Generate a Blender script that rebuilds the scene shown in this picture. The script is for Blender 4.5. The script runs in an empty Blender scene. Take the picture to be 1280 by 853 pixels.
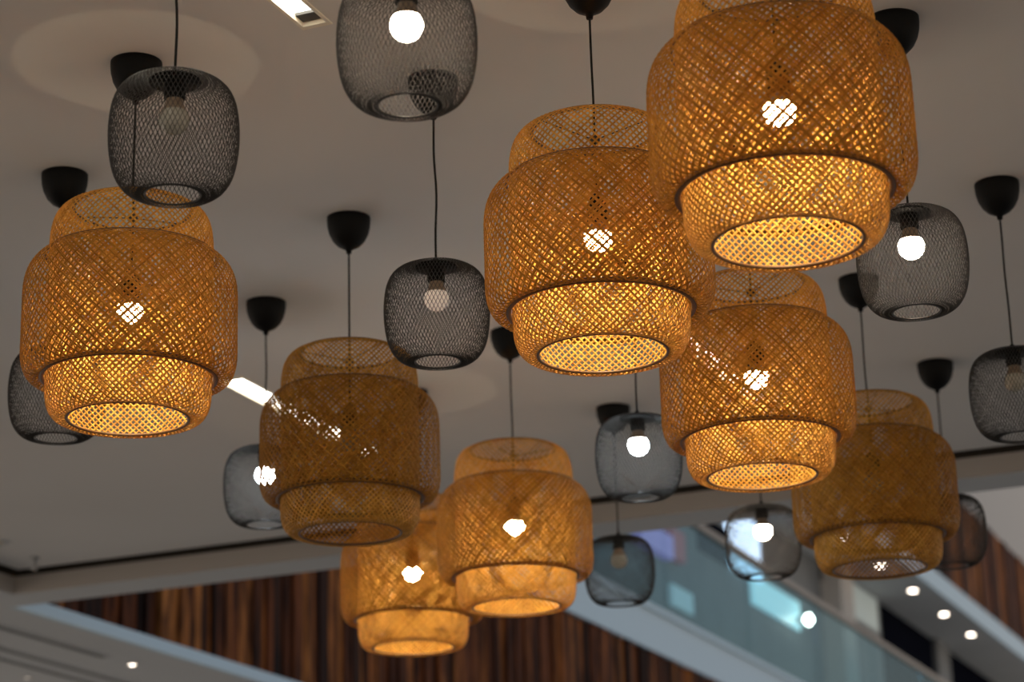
import bpy, math, random
import numpy as np
from mathutils import Vector, Matrix

# ------------------------------------------------------------------ camera, world, exposure
S = bpy.context.scene
COL = S.collection
EYE = 1.6                                   # camera height above the floor
PITCH, ROLL = math.radians(17.846), math.radians(-1.5733)
cd = bpy.data.cameras.new('camera'); cam = bpy.data.objects.new('camera', cd); COL.objects.link(cam)
cd.sensor_width = 36.0; cd.lens = 36.0 * 2962.2 / 1280.0; cd.clip_end = 300; cd.clip_start = .05
fw = Vector((0, math.cos(PITCH), math.sin(PITCH))); rt = Vector((1, 0, 0)); up = Vector((0, -math.sin(PITCH), math.cos(PITCH)))
r2 = rt * math.cos(ROLL) + up * math.sin(ROLL); u2 = up * math.cos(ROLL) - rt * math.sin(ROLL)
m = Matrix((r2, u2, -fw)).transposed().to_4x4(); m.translation = Vector((0, 0, EYE)); cam.matrix_world = m
cd.dof.use_dof = True; cd.dof.focus_distance = 5.2; cd.dof.aperture_fstop = 3.5
S.camera = cam
S.view_settings.view_transform = 'Standard'; S.view_settings.look = 'None'
S.view_settings.exposure = 0.0; S.view_settings.gamma = 1.0; S.view_settings.use_curve_mapping = False
S.cycles.use_denoising = True
S.cycles.sample_clamp_indirect = 4.0
S.cycles.max_bounces = 9; S.cycles.diffuse_bounces = 4; S.cycles.transparent_max_bounces = 16

W = bpy.data.worlds.new('daylight'); S.world = W; W.use_nodes = True
nt = W.node_tree; nt.nodes.clear()
o_ = nt.nodes.new('ShaderNodeOutputWorld'); bg = nt.nodes.new('ShaderNodeBackground')
tc = nt.nodes.new('ShaderNodeTexCoord'); sp = nt.nodes.new('ShaderNodeSeparateXYZ'); cr = nt.nodes.new('ShaderNodeValToRGB')
nt.links.new(tc.outputs['Generated'], sp.inputs[0]); nt.links.new(sp.outputs['Z'], cr.inputs['Fac'])
cr.color_ramp.elements[0].position = 0.05; cr.color_ramp.elements[0].color = (1.05, .88, .72, 1)
cr.color_ramp.elements[1].position = .30; cr.color_ramp.elements[1].color = (.22, .33, .46, 1)
nt.links.new(cr.outputs[0], bg.inputs[0]); bg.inputs[1].default_value = 1.0
nt.links.new(bg.outputs[0], o_.inputs[0])

# ------------------------------------------------------------------ materials
def mat(name, col, rough=.6, metal=0.0, emit=None, es=1.0, spec=.5):
    M = bpy.data.materials.new(name); M.use_nodes = True
    b = M.node_tree.nodes['Principled BSDF']
    b.inputs['Base Color'].default_value = (*col, 1); b.inputs['Roughness'].default_value = rough
    b.inputs['Metallic'].default_value = metal; b.inputs['Specular IOR Level'].default_value = spec
    if emit:
        b.inputs['Emission Color'].default_value = (*emit, 1); b.inputs['Emission Strength'].default_value = es
    return M

def noisy(name, c1, c2, scale=6.0, rough=.8, bump=0.0):
    M = mat(name, c1, rough); t = M.node_tree; b = t.nodes['Principled BSDF']
    g = t.nodes.new('ShaderNodeNewGeometry'); n = t.nodes.new('ShaderNodeTexNoise'); r = t.nodes.new('ShaderNodeValToRGB')
    n.inputs['Scale'].default_value = scale; n.inputs['Detail'].default_value = 5
    t.links.new(g.outputs['Position'], n.inputs['Vector']); t.links.new(n.outputs['Fac'], r.inputs['Fac'])
    r.color_ramp.elements[0].color = (*c1, 1); r.color_ramp.elements[1].color = (*c2, 1)
    r.color_ramp.elements[0].position = .3; r.color_ramp.elements[1].position = .7
    t.links.new(r.outputs[0], b.inputs['Base Color'])
    if bump:
        bp = t.nodes.new('ShaderNodeBump'); bp.inputs['Strength'].default_value = bump; bp.inputs['Distance'].default_value = .002
        t.links.new(n.outputs['Fac'], bp.inputs['Height']); t.links.new(bp.outputs[0], b.inputs['Normal'])
    return M

def bamboo(name, dark, light, trans, tfac):
    """split bamboo: every strip its own tone, some light passes through it"""
    M = bpy.data.materials.new(name); M.use_nodes = True; t = M.node_tree; N = t.nodes; L = t.links
    b = N['Principled BSDF']; out = N['Material Output']
    g = N.new('ShaderNodeNewGeometry'); r = N.new('ShaderNodeValToRGB')
    L.new(g.outputs['Random Per Island'], r.inputs['Fac'])
    r.color_ramp.elements[0].color = (*dark, 1); r.color_ramp.elements[1].color = (*light, 1)
    tcn = N.new('ShaderNodeTexCoord'); no = N.new('ShaderNodeTexNoise'); no.inputs['Scale'].default_value = 28; no.inputs['Detail'].default_value = 3
    L.new(tcn.outputs['Object'], no.inputs['Vector'])
    hs = N.new('ShaderNodeHueSaturation'); mr = N.new('ShaderNodeMapRange')
    mr.inputs['From Min'].default_value = .3; mr.inputs['From Max'].default_value = .7
    mr.inputs['To Min'].default_value = .75; mr.inputs['To Max'].default_value = 1.2
    L.new(no.outputs['Fac'], mr.inputs['Value']); L.new(mr.outputs[0], hs.inputs['Value']); L.new(r.outputs[0], hs.inputs['Color'])
    L.new(hs.outputs[0], b.inputs['Base Color']); b.inputs['Roughness'].default_value = .5; b.inputs['Specular IOR Level'].default_value = .22
    tr = N.new('ShaderNodeBsdfTranslucent'); tr.inputs['Color'].default_value = (*trans, 1)
    mx = N.new('ShaderNodeMixShader'); mx.inputs[0].default_value = tfac
    L.new(b.outputs[0], mx.inputs[1]); L.new(tr.outputs[0], mx.inputs[2]); L.new(mx.outputs[0], out.inputs['Surface'])
    return M

def wood_planks():
    M = bpy.data.materials.new('reclaimed_planks'); M.use_nodes = True; t = M.node_tree; N = t.nodes; L = t.links
    b = N['Principled BSDF']; g = N.new('ShaderNodeNewGeometry'); r = N.new('ShaderNodeValToRGB')
    L.new(g.outputs['Random Per Island'], r.inputs['Fac'])
    e = r.color_ramp.elements
    e[0].color = (.012, .006, .005, 1); e[1].color = (.34, .17, .06, 1); e[1].position = 1
    for p, c in ((.22, (.045, .016, .007, 1)), (.5, (.125, .046, .016, 1)), (.8, (.20, .085, .026, 1))):
        q = e.new(p); q.color = c
    mp = N.new('ShaderNodeMapping'); mp.inputs['Scale'].default_value = (7, 7, 1.3)
    no = N.new('ShaderNodeTexNoise'); no.inputs['Scale'].default_value = 2.0; no.inputs['Detail'].default_value = 6
    L.new(g.outputs['Position'], mp.inputs['Vector']); L.new(mp.outputs[0], no.inputs['Vector'])
    r3 = N.new('ShaderNodeValToRGB'); r3.color_ramp.elements[0].color = (.22, .13, .09, 1); r3.color_ramp.elements[1].color = (1.5, 1.1, .75, 1)
    r3.color_ramp.elements[0].position = .35; r3.color_ramp.elements[1].position = .66
    L.new(no.outputs['Fac'], r3.inputs['Fac'])
    mu = N.new('ShaderNodeMix'); mu.data_type = 'RGBA'; mu.blend_type = 'MULTIPLY'; mu.inputs[0].default_value = 1
    L.new(r.outputs[0], mu.inputs[6]); L.new(r3.outputs[0], mu.inputs[7]); L.new(mu.outputs[2], b.inputs['Base Color'])
    b.inputs['Roughness'].default_value = .75; b.inputs['Specular IOR Level'].default_value = .12
    return M

def thin_glass():
    M = bpy.data.materials.new('tinted_glass'); M.use_nodes = True; t = M.node_tree; N = t.nodes; L = t.links
    N.remove(N['Principled BSDF']); out = N['Material Output']
    tr = N.new('ShaderNodeBsdfTransparent'); tr.inputs['Color'].default_value = (.74, .90, .93, 1)
    gl = N.new('ShaderNodeBsdfGlossy'); gl.inputs['Roughness'].default_value = .05; gl.inputs['Color'].default_value = (.8, .95, 1, 1)
    mx = N.new('ShaderNodeMixShader'); mx.inputs[0].default_value = .09
    L.new(tr.outputs[0], mx.inputs[1]); L.new(gl.outputs[0], mx.inputs[2]); L.new(mx.outputs[0], out.inputs['Surface'])
    return M

M_OUT = bamboo('bamboo_outer', (.36, .160, .014), (.60, .300, .038), (1.0, .49, .045), .22)  # darker than the inner weave: backlit shade put into the base colour
M_IN = bamboo('bamboo_inner', (.55, .265, .035), (.80, .46, .085), (1.0, .50, .05), .22)  # same bamboo, paler: brightness of the lit inside put into the base colour
M_RIM = mat('bamboo_rim', (.17, .085, .03), .5)
M_BLACK = mat('black_plastic', (.004, .004, .004), .6, spec=.15)
M_CORD = mat('black_cord', (.012, .011, .010), .7, spec=.2)
M_WIRE = mat('black_wire', (.026, .023, .021), .42, spec=.6)
M_CEIL = noisy('painted_ceiling', (.74, .71, .68), (.78, .75, .72), 1.2, .9)
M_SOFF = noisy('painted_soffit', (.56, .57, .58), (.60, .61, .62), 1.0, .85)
M_STEP = mat('step_paint', (.40, .37, .34), .8)
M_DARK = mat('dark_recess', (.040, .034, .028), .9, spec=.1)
M_FASC = mat('pale_fascia', (.49, .61, .68), .6)
M_PLAS = mat('pale_plaster', (.42, .39, .36), .9)
M_GREYW = noisy('grey_wall', (.11, .12, .13), (.15, .16, .165), 2.0, .7)
M_DGL = mat('dark_glazing', (.006, .007, .012), .6, spec=0.0)
M_WOOD = wood_planks()
M_GLASS = thin_glass()
M_RAIL = mat('brushed_rail', (.26, .21, .165), .45, .2)
M_FLOOR = noisy('polished_floor', (.32, .29, .25), (.38, .34, .30), 3.0, .5)
M_FRAME = mat('cream_trim', (.90, .82, .68), .6)
M_TUBE = mat('light_diffuser', (.9, .88, .8), .5, emit=(1.0, .93, .78), es=7.0)
M_DLENS = mat('downlight_lens', (.9, .88, .85), .5, emit=(1.0, .86, .72), es=22)
M_DLTRIM = mat('downlight_trim', (.5, .5, .5), .5)
M_METAL = mat('steel', (.3, .3, .3), .4, .8)
M_SLOT = mat('slot_grey', (.10, .10, .10), .8)
M_WARM = mat('warm_bulb', (1, .95, .9), .4, emit=(1.0, .79, .52), es=275)
M_WARM2 = mat('warm_bulb_open', (1, .95, .9), .4, emit=(1.0, .80, .60), es=70)
M_COOL = mat('cool_bulb', (1, 1, 1), .4, emit=(.80, .93, 1.0), es=110)
M_DIM = mat('dim_bulb', (.75, .68, .6), .4, emit=(1.0, .76, .60), es=.30)
M_OFF = mat('unlit_bulb', (.52, .50, .42), .15)
M_NECK = mat('bulb_neck', (.30, .22, .15), .4)

# ------------------------------------------------------------------ mesh helpers
class MB:
    def __init__(s): s.v = []; s.f = []; s.n = 0
    def add(s, v, f):
        v = np.asarray(v, float).reshape(-1, 3); s.v.append(v); s.f += [tuple(i + s.n for i in q) for q in f]; s.n += len(v)
    def hexa(s, p):                          # eight corners: bottom four, top four
        s.add(p, [(0, 3, 2, 1), (4, 5, 6, 7), (0, 1, 5, 4), (1, 2, 6, 5), (2, 3, 7, 6), (3, 0, 4, 7)])
    def box(s, x0, x1, y0, y1, z0, z1):
        s.hexa([(x0, y0, z0), (x1, y0, z0), (x1, y1, z0), (x0, y1, z0), (x0, y0, z1), (x1, y0, z1), (x1, y1, z1), (x0, y1, z1)])
    def lathe(s, prof, seg=32, cap=(False, False)):
        n = len(prof); vs = []
        for r, z in prof:
            for k in range(seg):
                a = 2 * math.pi * k / seg; vs.append((r * math.cos(a), r * math.sin(a), z))
        fs = [(i * seg + k, i * seg + (k + 1) % seg, (i + 1) * seg + (k + 1) % seg, (i + 1) * seg + k) for i in range(n - 1) for k in range(seg)]
        if cap[0]: fs.append(tuple(range(seg))[::-1])
        if cap[1]: fs.append(tuple((n - 1) * seg + k for k in range(seg)))
        s.add(vs, fs)
    def tube(s, a, b, r, seg=8):
        a = Vector(a); b = Vector(b); d = (b - a).normalized(); q = d.to_track_quat('Z', 'Y'); vs = []
        for p in (a, b):
            for k in range(seg):
                t = 2 * math.pi * k / seg; vs.append(p + q @ Vector((r * math.cos(t), r * math.sin(t), 0)))
        s.add([tuple(v) for v in vs], [(k, (k + 1) % seg, seg + (k + 1) % seg, seg + k) for k in range(seg)] + [tuple(range(seg))[::-1], tuple(range(seg, 2 * seg))])
    def torus(s, R, z, r, seg=64, ms=8):
        vs = []
        for i in range(seg):
            a = 2 * math.pi * i / seg
            for k in range(ms):
                t = 2 * math.pi * k / ms; rr = R + r * math.cos(t); vs.append((rr * math.cos(a), rr * math.sin(a), z + r * math.sin(t)))
        s.add(vs, [(i * ms + k, ((i + 1) % seg) * ms + k, ((i + 1) % seg) * ms + (k + 1) % ms, i * ms + (k + 1) % ms) for i in range(seg) for k in range(ms)])
    def mesh(s, name, m, smooth=False):
        me = bpy.data.meshes.new(name); me.from_pydata(np.concatenate(s.v).tolist(), [], s.f); me.materials.append(m)
        if smooth: me.polygons.foreach_set('use_smooth', [True] * len(me.polygons))
        me.update(); return me
    def build(s, name, m, parent=None, smooth=False):
        o = bpy.data.objects.new(name, s.mesh(name, m, smooth)); COL.objects.link(o)
        if parent: o.parent = parent
        return o

def tag(o, label=None, cat=None, group=None, kind=None):
    for k, v in (('label', label), ('category', cat), ('group', group), ('kind', kind)):
        if v: o[k] = v
    return o
def empty(name, loc, rz=0):
    e = bpy.data.objects.new(name, None); COL.objects.link(e); e.location = loc; e.rotation_euler = (0, 0, rz)
    e.empty_display_size = .1; return e
def part(name, me, parent):
    o = bpy.data.objects.new(name, me); COL.objects.link(o); o.parent = parent; return o

# building axes: a runs away to the right of the view, b runs to the right across it
AZ = math.radians(22.3); SA, CA = math.sin(AZ), math.cos(AZ)
def ab(a, b, z): return (a * SA + b * CA, a * CA - b * SA, z + EYE)       # z counted from the camera's height
class BB(MB):                                                             # boxes laid along the building axes
    def bx(s, a0, a1, b0, b1, z0, z1):
        s.hexa([ab(a0, b0, z0), ab(a0, b1, z0), ab(a1, b1, z0), ab(a1, b0, z0), ab(a0, b0, z1), ab(a0, b1, z1), ab(a1, b1, z1), ab(a1, b0, z1)])
class LB(MB):                                                             # the same, for things whose Empty carries the rotation
    def bx(s, a0, a1, b0, b1, z0, z1): s.box(b0, b1, a0, a1, z0, z1)      # local x = b, local y = a
def struct(name, mb, m): return tag(mb.build(name, m), kind='structure')

# ------------------------------------------------------------------ the setting
H = 2.433; HS = 2.345
LIGHTS = [(2.70, 4.53, -2.370, -2.302), (7.22, 8.14, -2.370, -2.302), (6.93, 8.14, -3.958, -3.862)]
f = BB(); f.bx(-9, 46, -13, 13, -1.75, -1.6); struct('floor', f, M_FLOOR)
c = BB()                                    # upper ceiling, with openings for the recessed lights
bs = [-6.27, -3.958, -3.862, -2.370, -2.302, 12]
for i in range(5):
    b0, b1 = bs[i], bs[i + 1]; holes = [(l[0], l[1]) for l in LIGHTS if abs(l[2] - b0) < 1e-6]
    a = -8.0
    for h0, h1 in sorted(holes): c.bx(a, h0, b0, b1, H, H + .35); a = h1
    c.bx(a, 9.14, b0, b1, H, H + .35)
struct('ceiling', c, M_CEIL)
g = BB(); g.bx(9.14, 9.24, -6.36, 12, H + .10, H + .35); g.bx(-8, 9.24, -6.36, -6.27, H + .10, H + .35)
struct('trim_1', g, M_DARK)                 # bottom of the shadow gap, its shade painted in dark
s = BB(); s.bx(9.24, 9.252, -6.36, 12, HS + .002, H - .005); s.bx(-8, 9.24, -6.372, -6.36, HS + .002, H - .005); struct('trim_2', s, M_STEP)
s = BB(); s.bx(9.24, 9.252, -6.36, 12, H - .005, H + .34); s.bx(-8, 9.24, -6.372, -6.36, H - .005, H + .34); struct('gap_shade_strip', s, M_DARK)  # dark strip over the step face, paints the shade inside the gap
s = BB(); s.bx(9.252, 9.49, -6.372, 12, HS, 3.1); s.bx(-8, 9.49, -13, -6.372, HS, 3.1); s.bx(9.49, 46, -13, -6.56, HS, 2.41)
struct('ceiling.001', s, M_SOFF)
s = BB(); s.bx(9.49, 46, -6.56, -6.52, HS, 2.41); struct('trim_3', s, M_FASC)
random.seed(4)
def planks(a0, a1, z0, z1, wlo, whi):
    w = BB(); a = a0
    while a < a1:
        d = random.uniform(wlo, whi); t = random.choice([0, .006, .012, .02, .03])
        w.bx(a + .004, min(a + d, a1) - .004, -6.60, -6.555 + t, z0, z1); a += d
    return w
struct('wall_left', planks(9.49, 22.5, 2.411, 3.62, .035, .12), M_WOOD)
struct('wall_left.001', planks(24, 46, 6.50, 7.90, .10, .26), M_WOOD)
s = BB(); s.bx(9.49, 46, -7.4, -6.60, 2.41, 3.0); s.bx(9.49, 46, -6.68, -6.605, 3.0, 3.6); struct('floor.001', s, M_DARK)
s = BB(); s.bx(9.49, 46, -6.62, -6.51, 3.62, 3.96); struct('trim_4', s, M_FASC)
s = BB(); s.bx(9.49, 46, -7.6, -7.4, 2.4, 8); struct('wall_back', s, M_GREYW)
s = BB(); s.bx(9.49, 46, -7.4, -6.56, 6.23, 6.5); struct('ceiling.002', s, M_SOFF)
s = BB(); s.bx(9.49, 46, -6.56, -6.52, 6.23, 6.5); struct('trim_5', s, M_FASC)
s = BB(); s.bx(9.49, 46, -6.75, -6.55, 7.90, 12); struct('wall_left.002', s, M_PLAS)
# dark shopfront glazing, column and mullion on the upper level
for i, (a0, a1, z0, z1) in enumerate([(30.7, 33.6, 3.1, 6.22), (34.4, 45.0, 3.1, 6.22), (22.95, 24.0, 5.42, 5.82), (27.75, 28.7, 5.98, 6.22)]):
    s = BB(); s.bx(a0, a1, -7.4, -7.37, z0, z1); struct('window_%d' % (i + 1), s, M_DGL)
s = BB(); s.bx(33.6, 34.4, -7.4, -7.30, 3.0, 6.23); struct('trim_6', s, M_GREYW)
s = BB(); s.bx(27.75, 28.35, -7.4, -7.15, 3.0, 6.23); struct('trim_7', s, M_PLAS)
s = BB(); s.bx(23.95, 25.1, -7.4, -7.36, 5.44, 6.12); struct('window_5', s, mat('daylit_window', (.6, .7, .8), .4, emit=(.55, .75, 1.0), es=2.2))
s = BB(); s.bx(24.75, 26.6, -7.4, -7.36, 5.17, 5.50); struct('window_6', s, mat('lit_shopfront', (.5, .7, .75), .4, emit=(.42, .78, .88), es=.6))
s = BB(); s.bx(21.95, 22.6, -7.4, -7.36, 4.66, 4.87); struct('window_7', s, mat('lit_shopfront_small', (.5, .6, .65), .4, emit=(.42, .62, .68), es=.22))

# ------------------------------------------------------------------ glass balustrade
def root_ab(name, a, b, z): return empty(name, ab(a, b, z), -AZ)
bal = root_ab('glass_balustrade', 9.6, -6.5, 3.96)
tag(bal, 'tinted glass balustrade with brown handrail above the plank-clad parapet', 'balustrade')
for k in range(15):
    p = LB(); p.bx(k * 2.4 + .01, k * 2.4 + 2.39, -.006, .006, 0, 1.0); p.build('glass_panel', M_GLASS, bal)
p = LB(); p.bx(0, 36, -.03, .03, .99, 1.05); p.build('handrail', M_RAIL, bal)
p = LB(); p.bx(0, 36, -.02, .02, 0, .05); p.build('base_channel', M_FASC, bal)

# ------------------------------------------------------------------ shop sign, panel
sg = root_ab('shop_sign', 20.9, -7.39, 5.0)
tag(sg, 'blurred violet and dark red sign glowing behind the glass balustrade', 'sign')
p = LB(); p.bx(0, .95, .0, .10, .08, .31); p.build('violet_panel', mat('violet_sign', (.3, .2, .5), .4, emit=(.36, .24, .70), es=.32), sg)
p = LB(); p.bx(.95, 1.35, .0, .09, .12, .42); p.build('red_panel', mat('red_sign', (.25, .04, .05), .5, emit=(.35, .03, .05), es=.25), sg)
pn = root_ab('wall_panel', 28.72, -7.39, 5.72)
tag(pn, 'pale grey-green panel high on the wall beside the dark shopfront', 'panel')
p = LB(); p.bx(0, 1.55, 0, .06, 0, .50); p.build('panel_frame', M_METAL, pn)
p = LB(); p.bx(.03, 1.52, .06, .07, .03, .47); p.build('panel_face', mat('panel_face', (.45, .50, .48), .6, emit=(.3, .38, .38), es=.25), pn)

# ------------------------------------------------------------------ recessed linear lights
LL = ['white recessed strip light in the ceiling left of the top-edge mesh pendant',
      'bright strip light glimpsed through the lit bamboo pendant right of centre',
      'bright strip light running behind the unlit bamboo pendant left of centre']
for (a0, a1, b0, b1), lab in zip(LIGHTS, LL):
    r = root_ab('recessed_linear_light', (a0 + a1) / 2, (b0 + b1) / 2, H)
    tag(r, lab, 'ceiling light', 'recessed strip lights in the ceiling')
    hl, hw = (a1 - a0) / 2, (b1 - b0) / 2
    p = LB()
    for s_ in (-1, 1):
        p.bx(-hl - .012, hl + .012, min(s_ * hw, s_ * (hw + .005)), max(s_ * hw, s_ * (hw + .005)), -.004, .0)
        p.bx(-hl, hl, min(s_ * hw, s_ * (hw - .004)), max(s_ * hw, s_ * (hw - .004)), -.004, .05)
        p.bx(min(s_ * hl, s_ * (hl + .012)), max(s_ * hl, s_ * (hl + .012)), -hw, hw, -.004, 0)
        p.bx(min(s_ * hl, s_ * (hl - .004)), max(s_ * hl, s_ * (hl - .004)), -hw, hw, -.004, .05)
    p.build('frame', M_FRAME, r)
    p = LB(); p.bx(-hl + .05, hl - .05, -hw + .005, hw - .0045, .012, .020); p.build('diffuser', M_TUBE, r)
    p = LB()
    for s_ in (-1, 1):
        p = LB(); p.bx(min(s_ * (hl - .006), s_ * (hl - .045)), max(s_ * (hl - .006), s_ * (hl - .045)), -hw + .005, hw - .006, .007, .045); p.build('end_cap', M_SLOT, r)
    p = LB(); p.bx(-hl + .004, hl - .004, -hw + .004, hw - .004, .05, .06); p.build('housing', M_DARK, r)

# ------------------------------------------------------------------ downlights
def downlight(a, b, z, r, label, group, lens=M_DLENS):
    e = root_ab('recessed_downlight', a, b, z); tag(e, label, 'downlight', group)
    p = MB(); p.lathe([(r * 1.0, .002), (r * 1.0, -.006), (r * 1.35, -.008), (r * 1.4, 0.0)], 24); p.build('trim_ring', M_DLTRIM, e, True)
    p = MB(); p.lathe([(.002, -.003), (r * .6, -.003), (r * .99, -.001)], 24, (True, False)); p.build('lens', lens, e)
downlight(11.10, -6.85, HS, .022, 'small lit downlight low in the left soffit below the planks', 'downlights in the lower soffit')
downlight(11.15, -7.56, HS, .022, 'lit downlight at the bottom left corner of the photo', 'downlights in the lower soffit', mat('dim_downlight_lens', (.6, .55, .5), .5, emit=(1, .85, .7), es=1.2))
for i, a in enumerate([26.63, 28.4, 30.1, 31.9, 33.6]):
    downlight(a, -6.80, 6.23, .055, ['downlight shining through the right unlit bamboo pendant, upper of two', 'downlight glinting in the mouth of the right unlit bamboo pendant',
        'uppermost open downlight in the row under the far upper ceiling', 'middle open downlight in the row under the far upper ceiling',
        'lowest downlight of the row at the lower right'][i], 'downlights under the upper floor ceiling')
e = root_ab('wall_spotlight', 26.48, -7.40, 5.27); tag(e, 'single round white spot seen through the glass balustrade', 'spotlight')
p = LB(); p.bx(-.05, .05, 0, .12, -.03, .03); p.build('bracket', M_METAL, e)
p = MB(); p.lathe([(.002, -.07), (.035, -.04), (.055, 0), (.035, .04), (.002, .07)], 16); q = p.build('lens', M_DLENS, e, True); q.location = (.17, 0, 0)
# slot diffusers in the left soffit
for a0, a1, b0, w, lab in [(9.3, 10.84, -6.86, .05, 'short dark slot diffuser in the left soffit, nearest the planks'),
                      (9.4, 12.5, -7.19, .045, 'long dark slot in the left soffit, inner of the outer pair'),
                      (9.4, 12.5, -7.36, .045, 'long dark slot in the left soffit, farthest from the planks')]:
    r = root_ab('slot_diffuser', a0, b0, HS); tag(r, lab, 'air diffuser', 'slot diffusers in the left soffit')
    L_ = a1 - a0
    p = LB(); p.bx(0, L_, -w / 2 - .008, -w / 2, -.006, 0); p.bx(0, L_, w / 2, w / 2 + .008, -.006, 0); p.build('frame', M_SOFF, r)
    p = LB(); p.bx(0, L_, -w / 2, w / 2, -.003, 0); p.build('slot', M_SLOT, r)
# sprinkler
r = root_ab('sprinkler_head', 8.96, -6.06, H); tag(r, 'small metal sprinkler under the ceiling at the far left corner', 'sprinkler')
p = MB(); p.lathe([(.022, 0), (.022, -.004), (.008, -.010), (.007, -.040), (.004, -.05)], 16, (False, True)); p.build('body', M_METAL, r, True)
p = MB(); p.lathe([(.002, -.056), (.016, -.055), (.016, -.052), (.002, -.05)], 16); p.build('deflector', M_METAL, r)
downlight(8.62, -6.03, H, .035, 'unlit beige downlight at the left edge of the main ceiling', 'unlit ceiling downlight', mat('beige_lens', (.62, .50, .34), .6))

# ------------------------------------------------------------------ woven shades
def arc(prof, n=400):
    """resample a (r, z) profile smoothly (Catmull-Rom) -> r(s), z(s)"""
    P = np.array(prof, float); Q = np.vstack([2 * P[0] - P[1], P, 2 * P[-1] - P[-2]]); out = []
    for i in range(1, len(Q) - 2):
        p0, p1, p2, p3 = Q[i - 1:i + 3]
        for t in np.linspace(0, 1, 16, endpoint=False):
            out.append(.5 * ((2 * p1) + (-p0 + p2) * t + (2 * p0 - 5 * p1 + 4 * p2 - p3) * t ** 2 + (-p0 + 3 * p1 - 3 * p2 + p3) * t ** 3))
    out.append(P[-1]); out = np.array(out)
    d = np.r_[0, np.cumsum(np.hypot(*np.diff(out, axis=0).T))]
    s = np.linspace(0, d[-1], n); return s, np.interp(s, d, out[:, 0]), np.interp(s, d, out[:, 1])

def weave(name, prof, N, width, thick, amp, slope, material, seed=0, wvar=.12, sides=4):
    """two families of N helical strips over and under each other on a surface of revolution"""
    rng = np.random.default_rng(seed); s, r, z = arc(prof)
    th = np.r_[0, np.cumsum(slope(.5 * (r[1:] + r[:-1])) * np.diff(s))]
    K = int(th[-1] / (math.pi / N)); tk = np.arange(K + 1) * math.pi / N; tk = np.append(tk, th[-1]) if th[-1] - tk[-1] > 1e-3 else tk
    sk = np.interp(tk, th, s); rk = np.interp(sk, s, r); zk = np.interp(sk, s, z); e = 1e-3
    dr = np.interp(sk + e, s, r) - np.interp(sk - e, s, r); dz = np.interp(sk + e, s, z) - np.interp(sk - e, s, z)
    l = np.hypot(dr, dz); dr /= l; dz /= l                     # profile tangent; normal = (dz, -dr)
    kk = np.arange(len(tk)); V = []; Fc = []; n0 = 0
    for fam in (1, -1):
        for i in range(N):
            off = amp * fam * np.where(kk % 2 == 0, 1, -1)
            w = width * (1 + rng.uniform(-wvar, wvar)); ph = 2 * math.pi * i / N + rng.normal() * .0012
            a = ph + fam * tk
            R_ = rk + off * dz; Z_ = zk - off * dr
            P = np.stack([R_ * np.cos(a), R_ * np.sin(a), Z_], 1)
            nr = np.stack([dz * np.cos(a), dz * np.sin(a), -dr], 1)
            P0 = np.stack([rk * np.cos(a), rk * np.sin(a), zk], 1)
            T = np.gradient(P0, axis=0); T /= np.linalg.norm(T, axis=1)[:, None]
            Bn = np.cross(nr, T); Bn /= np.linalg.norm(Bn, axis=1)[:, None]
            if sides == 4:
                c = [P + Bn * w / 2 + nr * thick / 2, P - Bn * w / 2 + nr * thick / 2, P - Bn * w / 2 - nr * thick / 2, P + Bn * w / 2 - nr * thick / 2]
            else:
                c = [P + nr * w / 2, P + (Bn * .866 - nr * .5) * w / 2, P + (-Bn * .866 - nr * .5) * w / 2]
            m_ = len(c); V.append(np.stack(c, 1).reshape(-1, 3)); n = len(P)
            base = n0 + np.arange(n - 1)[:, None] * m_
            for q in range(m_):
                q2 = (q + 1) % m_
                Fc.append(np.concatenate([base + q, base + q2, base + m_ + q2, base + m_ + q], 1))
            n0 += n * m_
    V = np.concatenate(V); Fc = np.concatenate(Fc)
    me = bpy.data.meshes.new(name); me.vertices.add(len(V)); me.vertices.foreach_set('co', V.ravel().astype(np.float32))
    me.loops.add(Fc.size); me.loops.foreach_set('vertex_index', Fc.ravel().astype(np.int32))
    me.polygons.add(len(Fc)); me.polygons.foreach_set('loop_start', np.arange(0, Fc.size, 4, dtype=np.int32))
    me.update(calc_edges=True); me.materials.append(material); return me

OUTER = [(.203, .102), (.212, .096), (.226, .096), (.238, .106), (.246, .125), (.250, .152), (.250, .20), (.250, .26), (.2495, .31), (.246, .338), (.238, .361), (.225, .380), (.209, .394), (.199, .399)]
INNER = [(.141, .003), (.150, .000), (.165, .002), (.178, .012), (.187, .030), (.191, .055), (.192, .10), (.192, .20), (.192, .30), (.192, .39), (.191, .44), (.186, .475), (.176, .499), (.160, .515), (.141, .522)]
MESHP = [(.054, .000), (.070, .000), (.088, .006), (.104, .020), (.117, .045), (.1245, .080), (.1275, .118), (.1262, .155), (.1205, .190), (.108, .216), (.090, .231), (.070, .238), (.052, .240)]
me_outer = weave('outer_shade', OUTER, 80, .0046, .0007, .0006, lambda r: 2 / (r + .25), M_OUT, 1)
me_inner = weave('inner_shade', INNER, 78, .0042, .0007, .0006, lambda r: 2 / (r + .192), M_IN, 2)
me_mesh = weave('mesh_shade', MESHP, 84, .0015, .001, .0004, lambda r: 3.74 + 0 * r, M_WIRE, 3, 0, 3)

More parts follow.
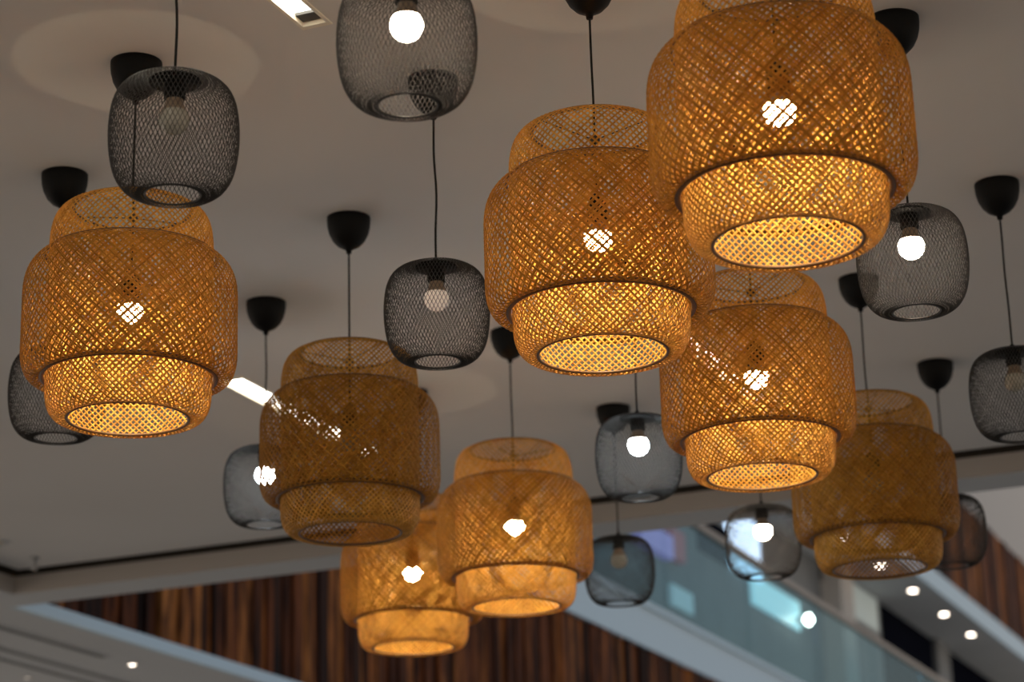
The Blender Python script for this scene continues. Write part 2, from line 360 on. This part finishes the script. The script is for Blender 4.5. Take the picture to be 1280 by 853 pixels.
def ring_mesh(name, R, z, r, m):
    b = MB(); b.torus(R, z, r, 96, 8); return b.mesh(name, m, True)
me_brim = ring_mesh('bottom_rim', .140, .003, .0035, M_RIM); me_trim = ring_mesh('top_rim', .140, .522, .0035, M_RIM)
me_ohoop = ring_mesh('lower_hoop', .201, .102, .0065, M_RIM); me_uhoop = ring_mesh('upper_hoop', .1985, .399, .0035, M_RIM)
b = MB(); b.torus(.136, .519, .0015, 64, 6)
for k in range(3):
    t = 2 * math.pi * k / 3 + .5; b.tube((.004 * math.cos(t), .004 * math.sin(t), .500), (.137 * math.cos(t), .137 * math.sin(t), .519), .0016)
b.lathe([(.012, .494), (.012, .506), (.004, .512)], 16, (True, False)); me_spider = b.mesh('wire_frame', M_WIRE)
b = MB(); b.lathe([(.021, .300), (.023, .304), (.023, .345), (.017, .358), (.006, .372)], 24, (True, True)); me_sock = b.mesh('socket', M_BLACK, True)
def bulb_mesh(name, zc, R, m, seg=20, t1=.55):
    b = MB(); pr = []
    for k in range(11):
        t = -math.pi / 2 + k / 10 * (math.pi / 2 + t1); pr.append((max(.0008, R * math.cos(t)), zc + R * math.sin(t)))
    b.lathe(pr, seg, (True, False)); return b.mesh(name, m, True)
me_bulb = bulb_mesh('bulb', .268, .0315, M_WARM, 16, .3); me_boff = bulb_mesh('bulb', .268, .0315, M_OFF, 16, .3)
def neck_mesh(zc, R, z1, t1=.55):
    b = MB(); r0, z0 = R * math.cos(t1), zc + R * math.sin(t1)
    b.lathe([(r0, z0), (r0 - .004, z0 + .007), (.0185, z0 + .016), (.0165, z1)], 24); return b.mesh('bulb_neck', M_NECK, True)
me_neck = neck_mesh(.158, .0305, .202); me_neckb = neck_mesh(.268, .0315, .302, .3)
CAN = [(.0625, 0), (.0625, -.012), (.061, -.030), (.056, -.050), (.046, -.070), (.032, -.085), (.016, -.094), (.009, -.097), (.0075, -.108)]
b = MB(); b.lathe(CAN, 40, (True, True)); me_can = b.mesh('canopy', M_BLACK, True)

def cord_mesh(z0, z1, bend, ph):
    b = MB(); n = 14; seg = 8; vs = []
    for i in range(n):
        t = i / (n - 1); z = z0 + (z1 - z0) * t; o = bend * math.sin(math.pi * t) ** 2 * math.sin(2.2 * math.pi * t + ph)
        for k in range(seg):
            q = 2 * math.pi * k / seg; vs.append((o * math.cos(ph) + .0028 * math.cos(q), o * math.sin(ph) + .0028 * math.sin(q), z))
    b.add(vs, [(i * seg + k, i * seg + (k + 1) % seg, (i + 1) * seg + (k + 1) % seg, (i + 1) * seg + k) for i in range(n - 1) for k in range(seg)])
    return b.mesh('cord', M_CORD, True)

def bamboo_lamp(x, y, zb, rz, lit, label):
    r = empty('bamboo_pendant_lamp', (x, y, zb + EYE), rz); tag(r, label, 'pendant lamp', 'bamboo pendant lamps hanging from the ceiling')
    part('canopy', me_can, r).location = (0, 0, H - zb)
    part('cord', cord_mesh(.36, H - zb - .10, .0015, rz), r)
    so = part('outer_shade', me_outer, r); so.rotation_euler = (0, 0, rz * 1.7); part('lower_hoop', me_ohoop, so); part('upper_hoop', me_uhoop, so)
    si = part('inner_shade', me_inner, r); part('bottom_rim', me_brim, si); part('top_rim', me_trim, si)
    part('wire_frame', me_spider, r); part('socket', me_sock, r); part('bulb_neck', me_neckb, part('bulb', me_bulb if lit else me_boff, r))
    return r
BL = [(-.894, 5.269, 1.530, .3, 1, 'lit bamboo pendant at the far left, below a black mesh pendant'),
      (.195, 4.867, 1.530, 1.1, 1, 'lit bamboo pendant near the centre, its rim above the middle'),
      (.518, 4.140, 1.508, 2.0, 1, 'largest bamboo pendant, lit, cut off by the top edge'),
      (.631, 5.883, 1.509, 2.7, 1, 'bright orange bamboo pendant directly under the largest one'),
      (-.459, 6.364, 1.504, .8, 0, 'dark unlit bamboo pendant left of centre with strip light behind'),
      (-.008, 7.454, 1.506, 1.5, 1, 'blurred orange lit bamboo pendant low in the centre'),
      (-.369, 8.116, 1.507, 2.3, 1, 'lowest bamboo pendant, lit and partly hidden behind two others'),
      (1.090, 7.018, 1.505, .1, 0, 'blurred dark unlit bamboo pendant at the right')]
for t in BL: bamboo_lamp(*t)

# ------------------------------------------------------------------ mesh pendants
me_mb = ring_mesh('bottom_ring', .054, .000, .0022, M_WIRE)
b = MB(); b.lathe([(.050, .236), (.052, .239), (.050, .242), (.016, .244), (.0095, .250), (.006, .262)], 32, (True, True)); me_mcap = b.mesh('top_cap', M_BLACK, True)
b = MB(); b.lathe([(.018, .200), (.0215, .203), (.0215, .237)], 24, (True, True)); me_msock = b.mesh('socket', M_BLACK, True)
mb_w = bulb_mesh('bulb', .158, .0305, M_WARM2); mb_c = bulb_mesh('bulb', .158, .0305, M_COOL); mb_d = bulb_mesh('bulb', .158, .0305, M_DIM); mb_o = bulb_mesh('bulb', .158, .0305, M_OFF)
def mesh_lamp(x, y, zb, rz, bulb, label):
    r = empty('wire_mesh_pendant_lamp', (x, y, zb + EYE), rz); tag(r, label, 'pendant lamp', 'black wire mesh pendant lamps hanging from the ceiling')
    part('canopy', me_can, r).location = (0, 0, H - zb)
    part('cord', cord_mesh(.25, H - zb - .10, .004, rz), r)
    sh = part('mesh_shade', me_mesh, r); part('bottom_ring', me_mb, sh)
    part('top_cap', me_mcap, r); part('socket', me_msock, r)
    bb = part('bulb', bulb, r); part('bulb_neck', me_neck, bb)
ML = [(-.652, 4.297, 1.702, .2, mb_o, 'black mesh pendant with unlit bulb, overlapping the far left bamboo one'),
      (-.176, 3.929, 1.716, .9, mb_w, 'largest black mesh pendant, lit, cut off by the top edge'),
      (-.179, 5.412, 1.696, 1.7, mb_d, 'black mesh pendant at the centre with a dim pinkish bulb'),
      (.926, 5.141, 1.699, 2.4, mb_w, 'lit black mesh pendant touching the largest bamboo one on its right'),
      (1.377, 6.231, 1.693, .5, mb_o, 'unlit black mesh pendant cut off by the right edge'),
      (-1.201, 5.975, 1.691, 1.2, mb_o, 'unlit black mesh pendant half hidden behind the far left bamboo one'),
      (.362, 6.711, 1.671, 2.1, mb_c, 'grey-looking mesh pendant with a cool white bulb below centre'),
      (-.774, 7.088, 1.712, 2.9, mb_c, 'grey-looking mesh pendant with a cool bulb, beside the dark bamboo one'),
      (.365, 8.390, 1.699, .6, mb_o, 'smallest unlit mesh pendant low in front of the glass balustrade'),
      (.829, 7.819, 1.660, 1.4, mb_w, 'blurred lit mesh pendant below the bright orange bamboo one'),
      (1.480, 7.945, 1.708, 2.2, mb_o, 'unlit mesh pendant behind the dark bamboo one at the right')]
for t in ML: mesh_lamp(*t)
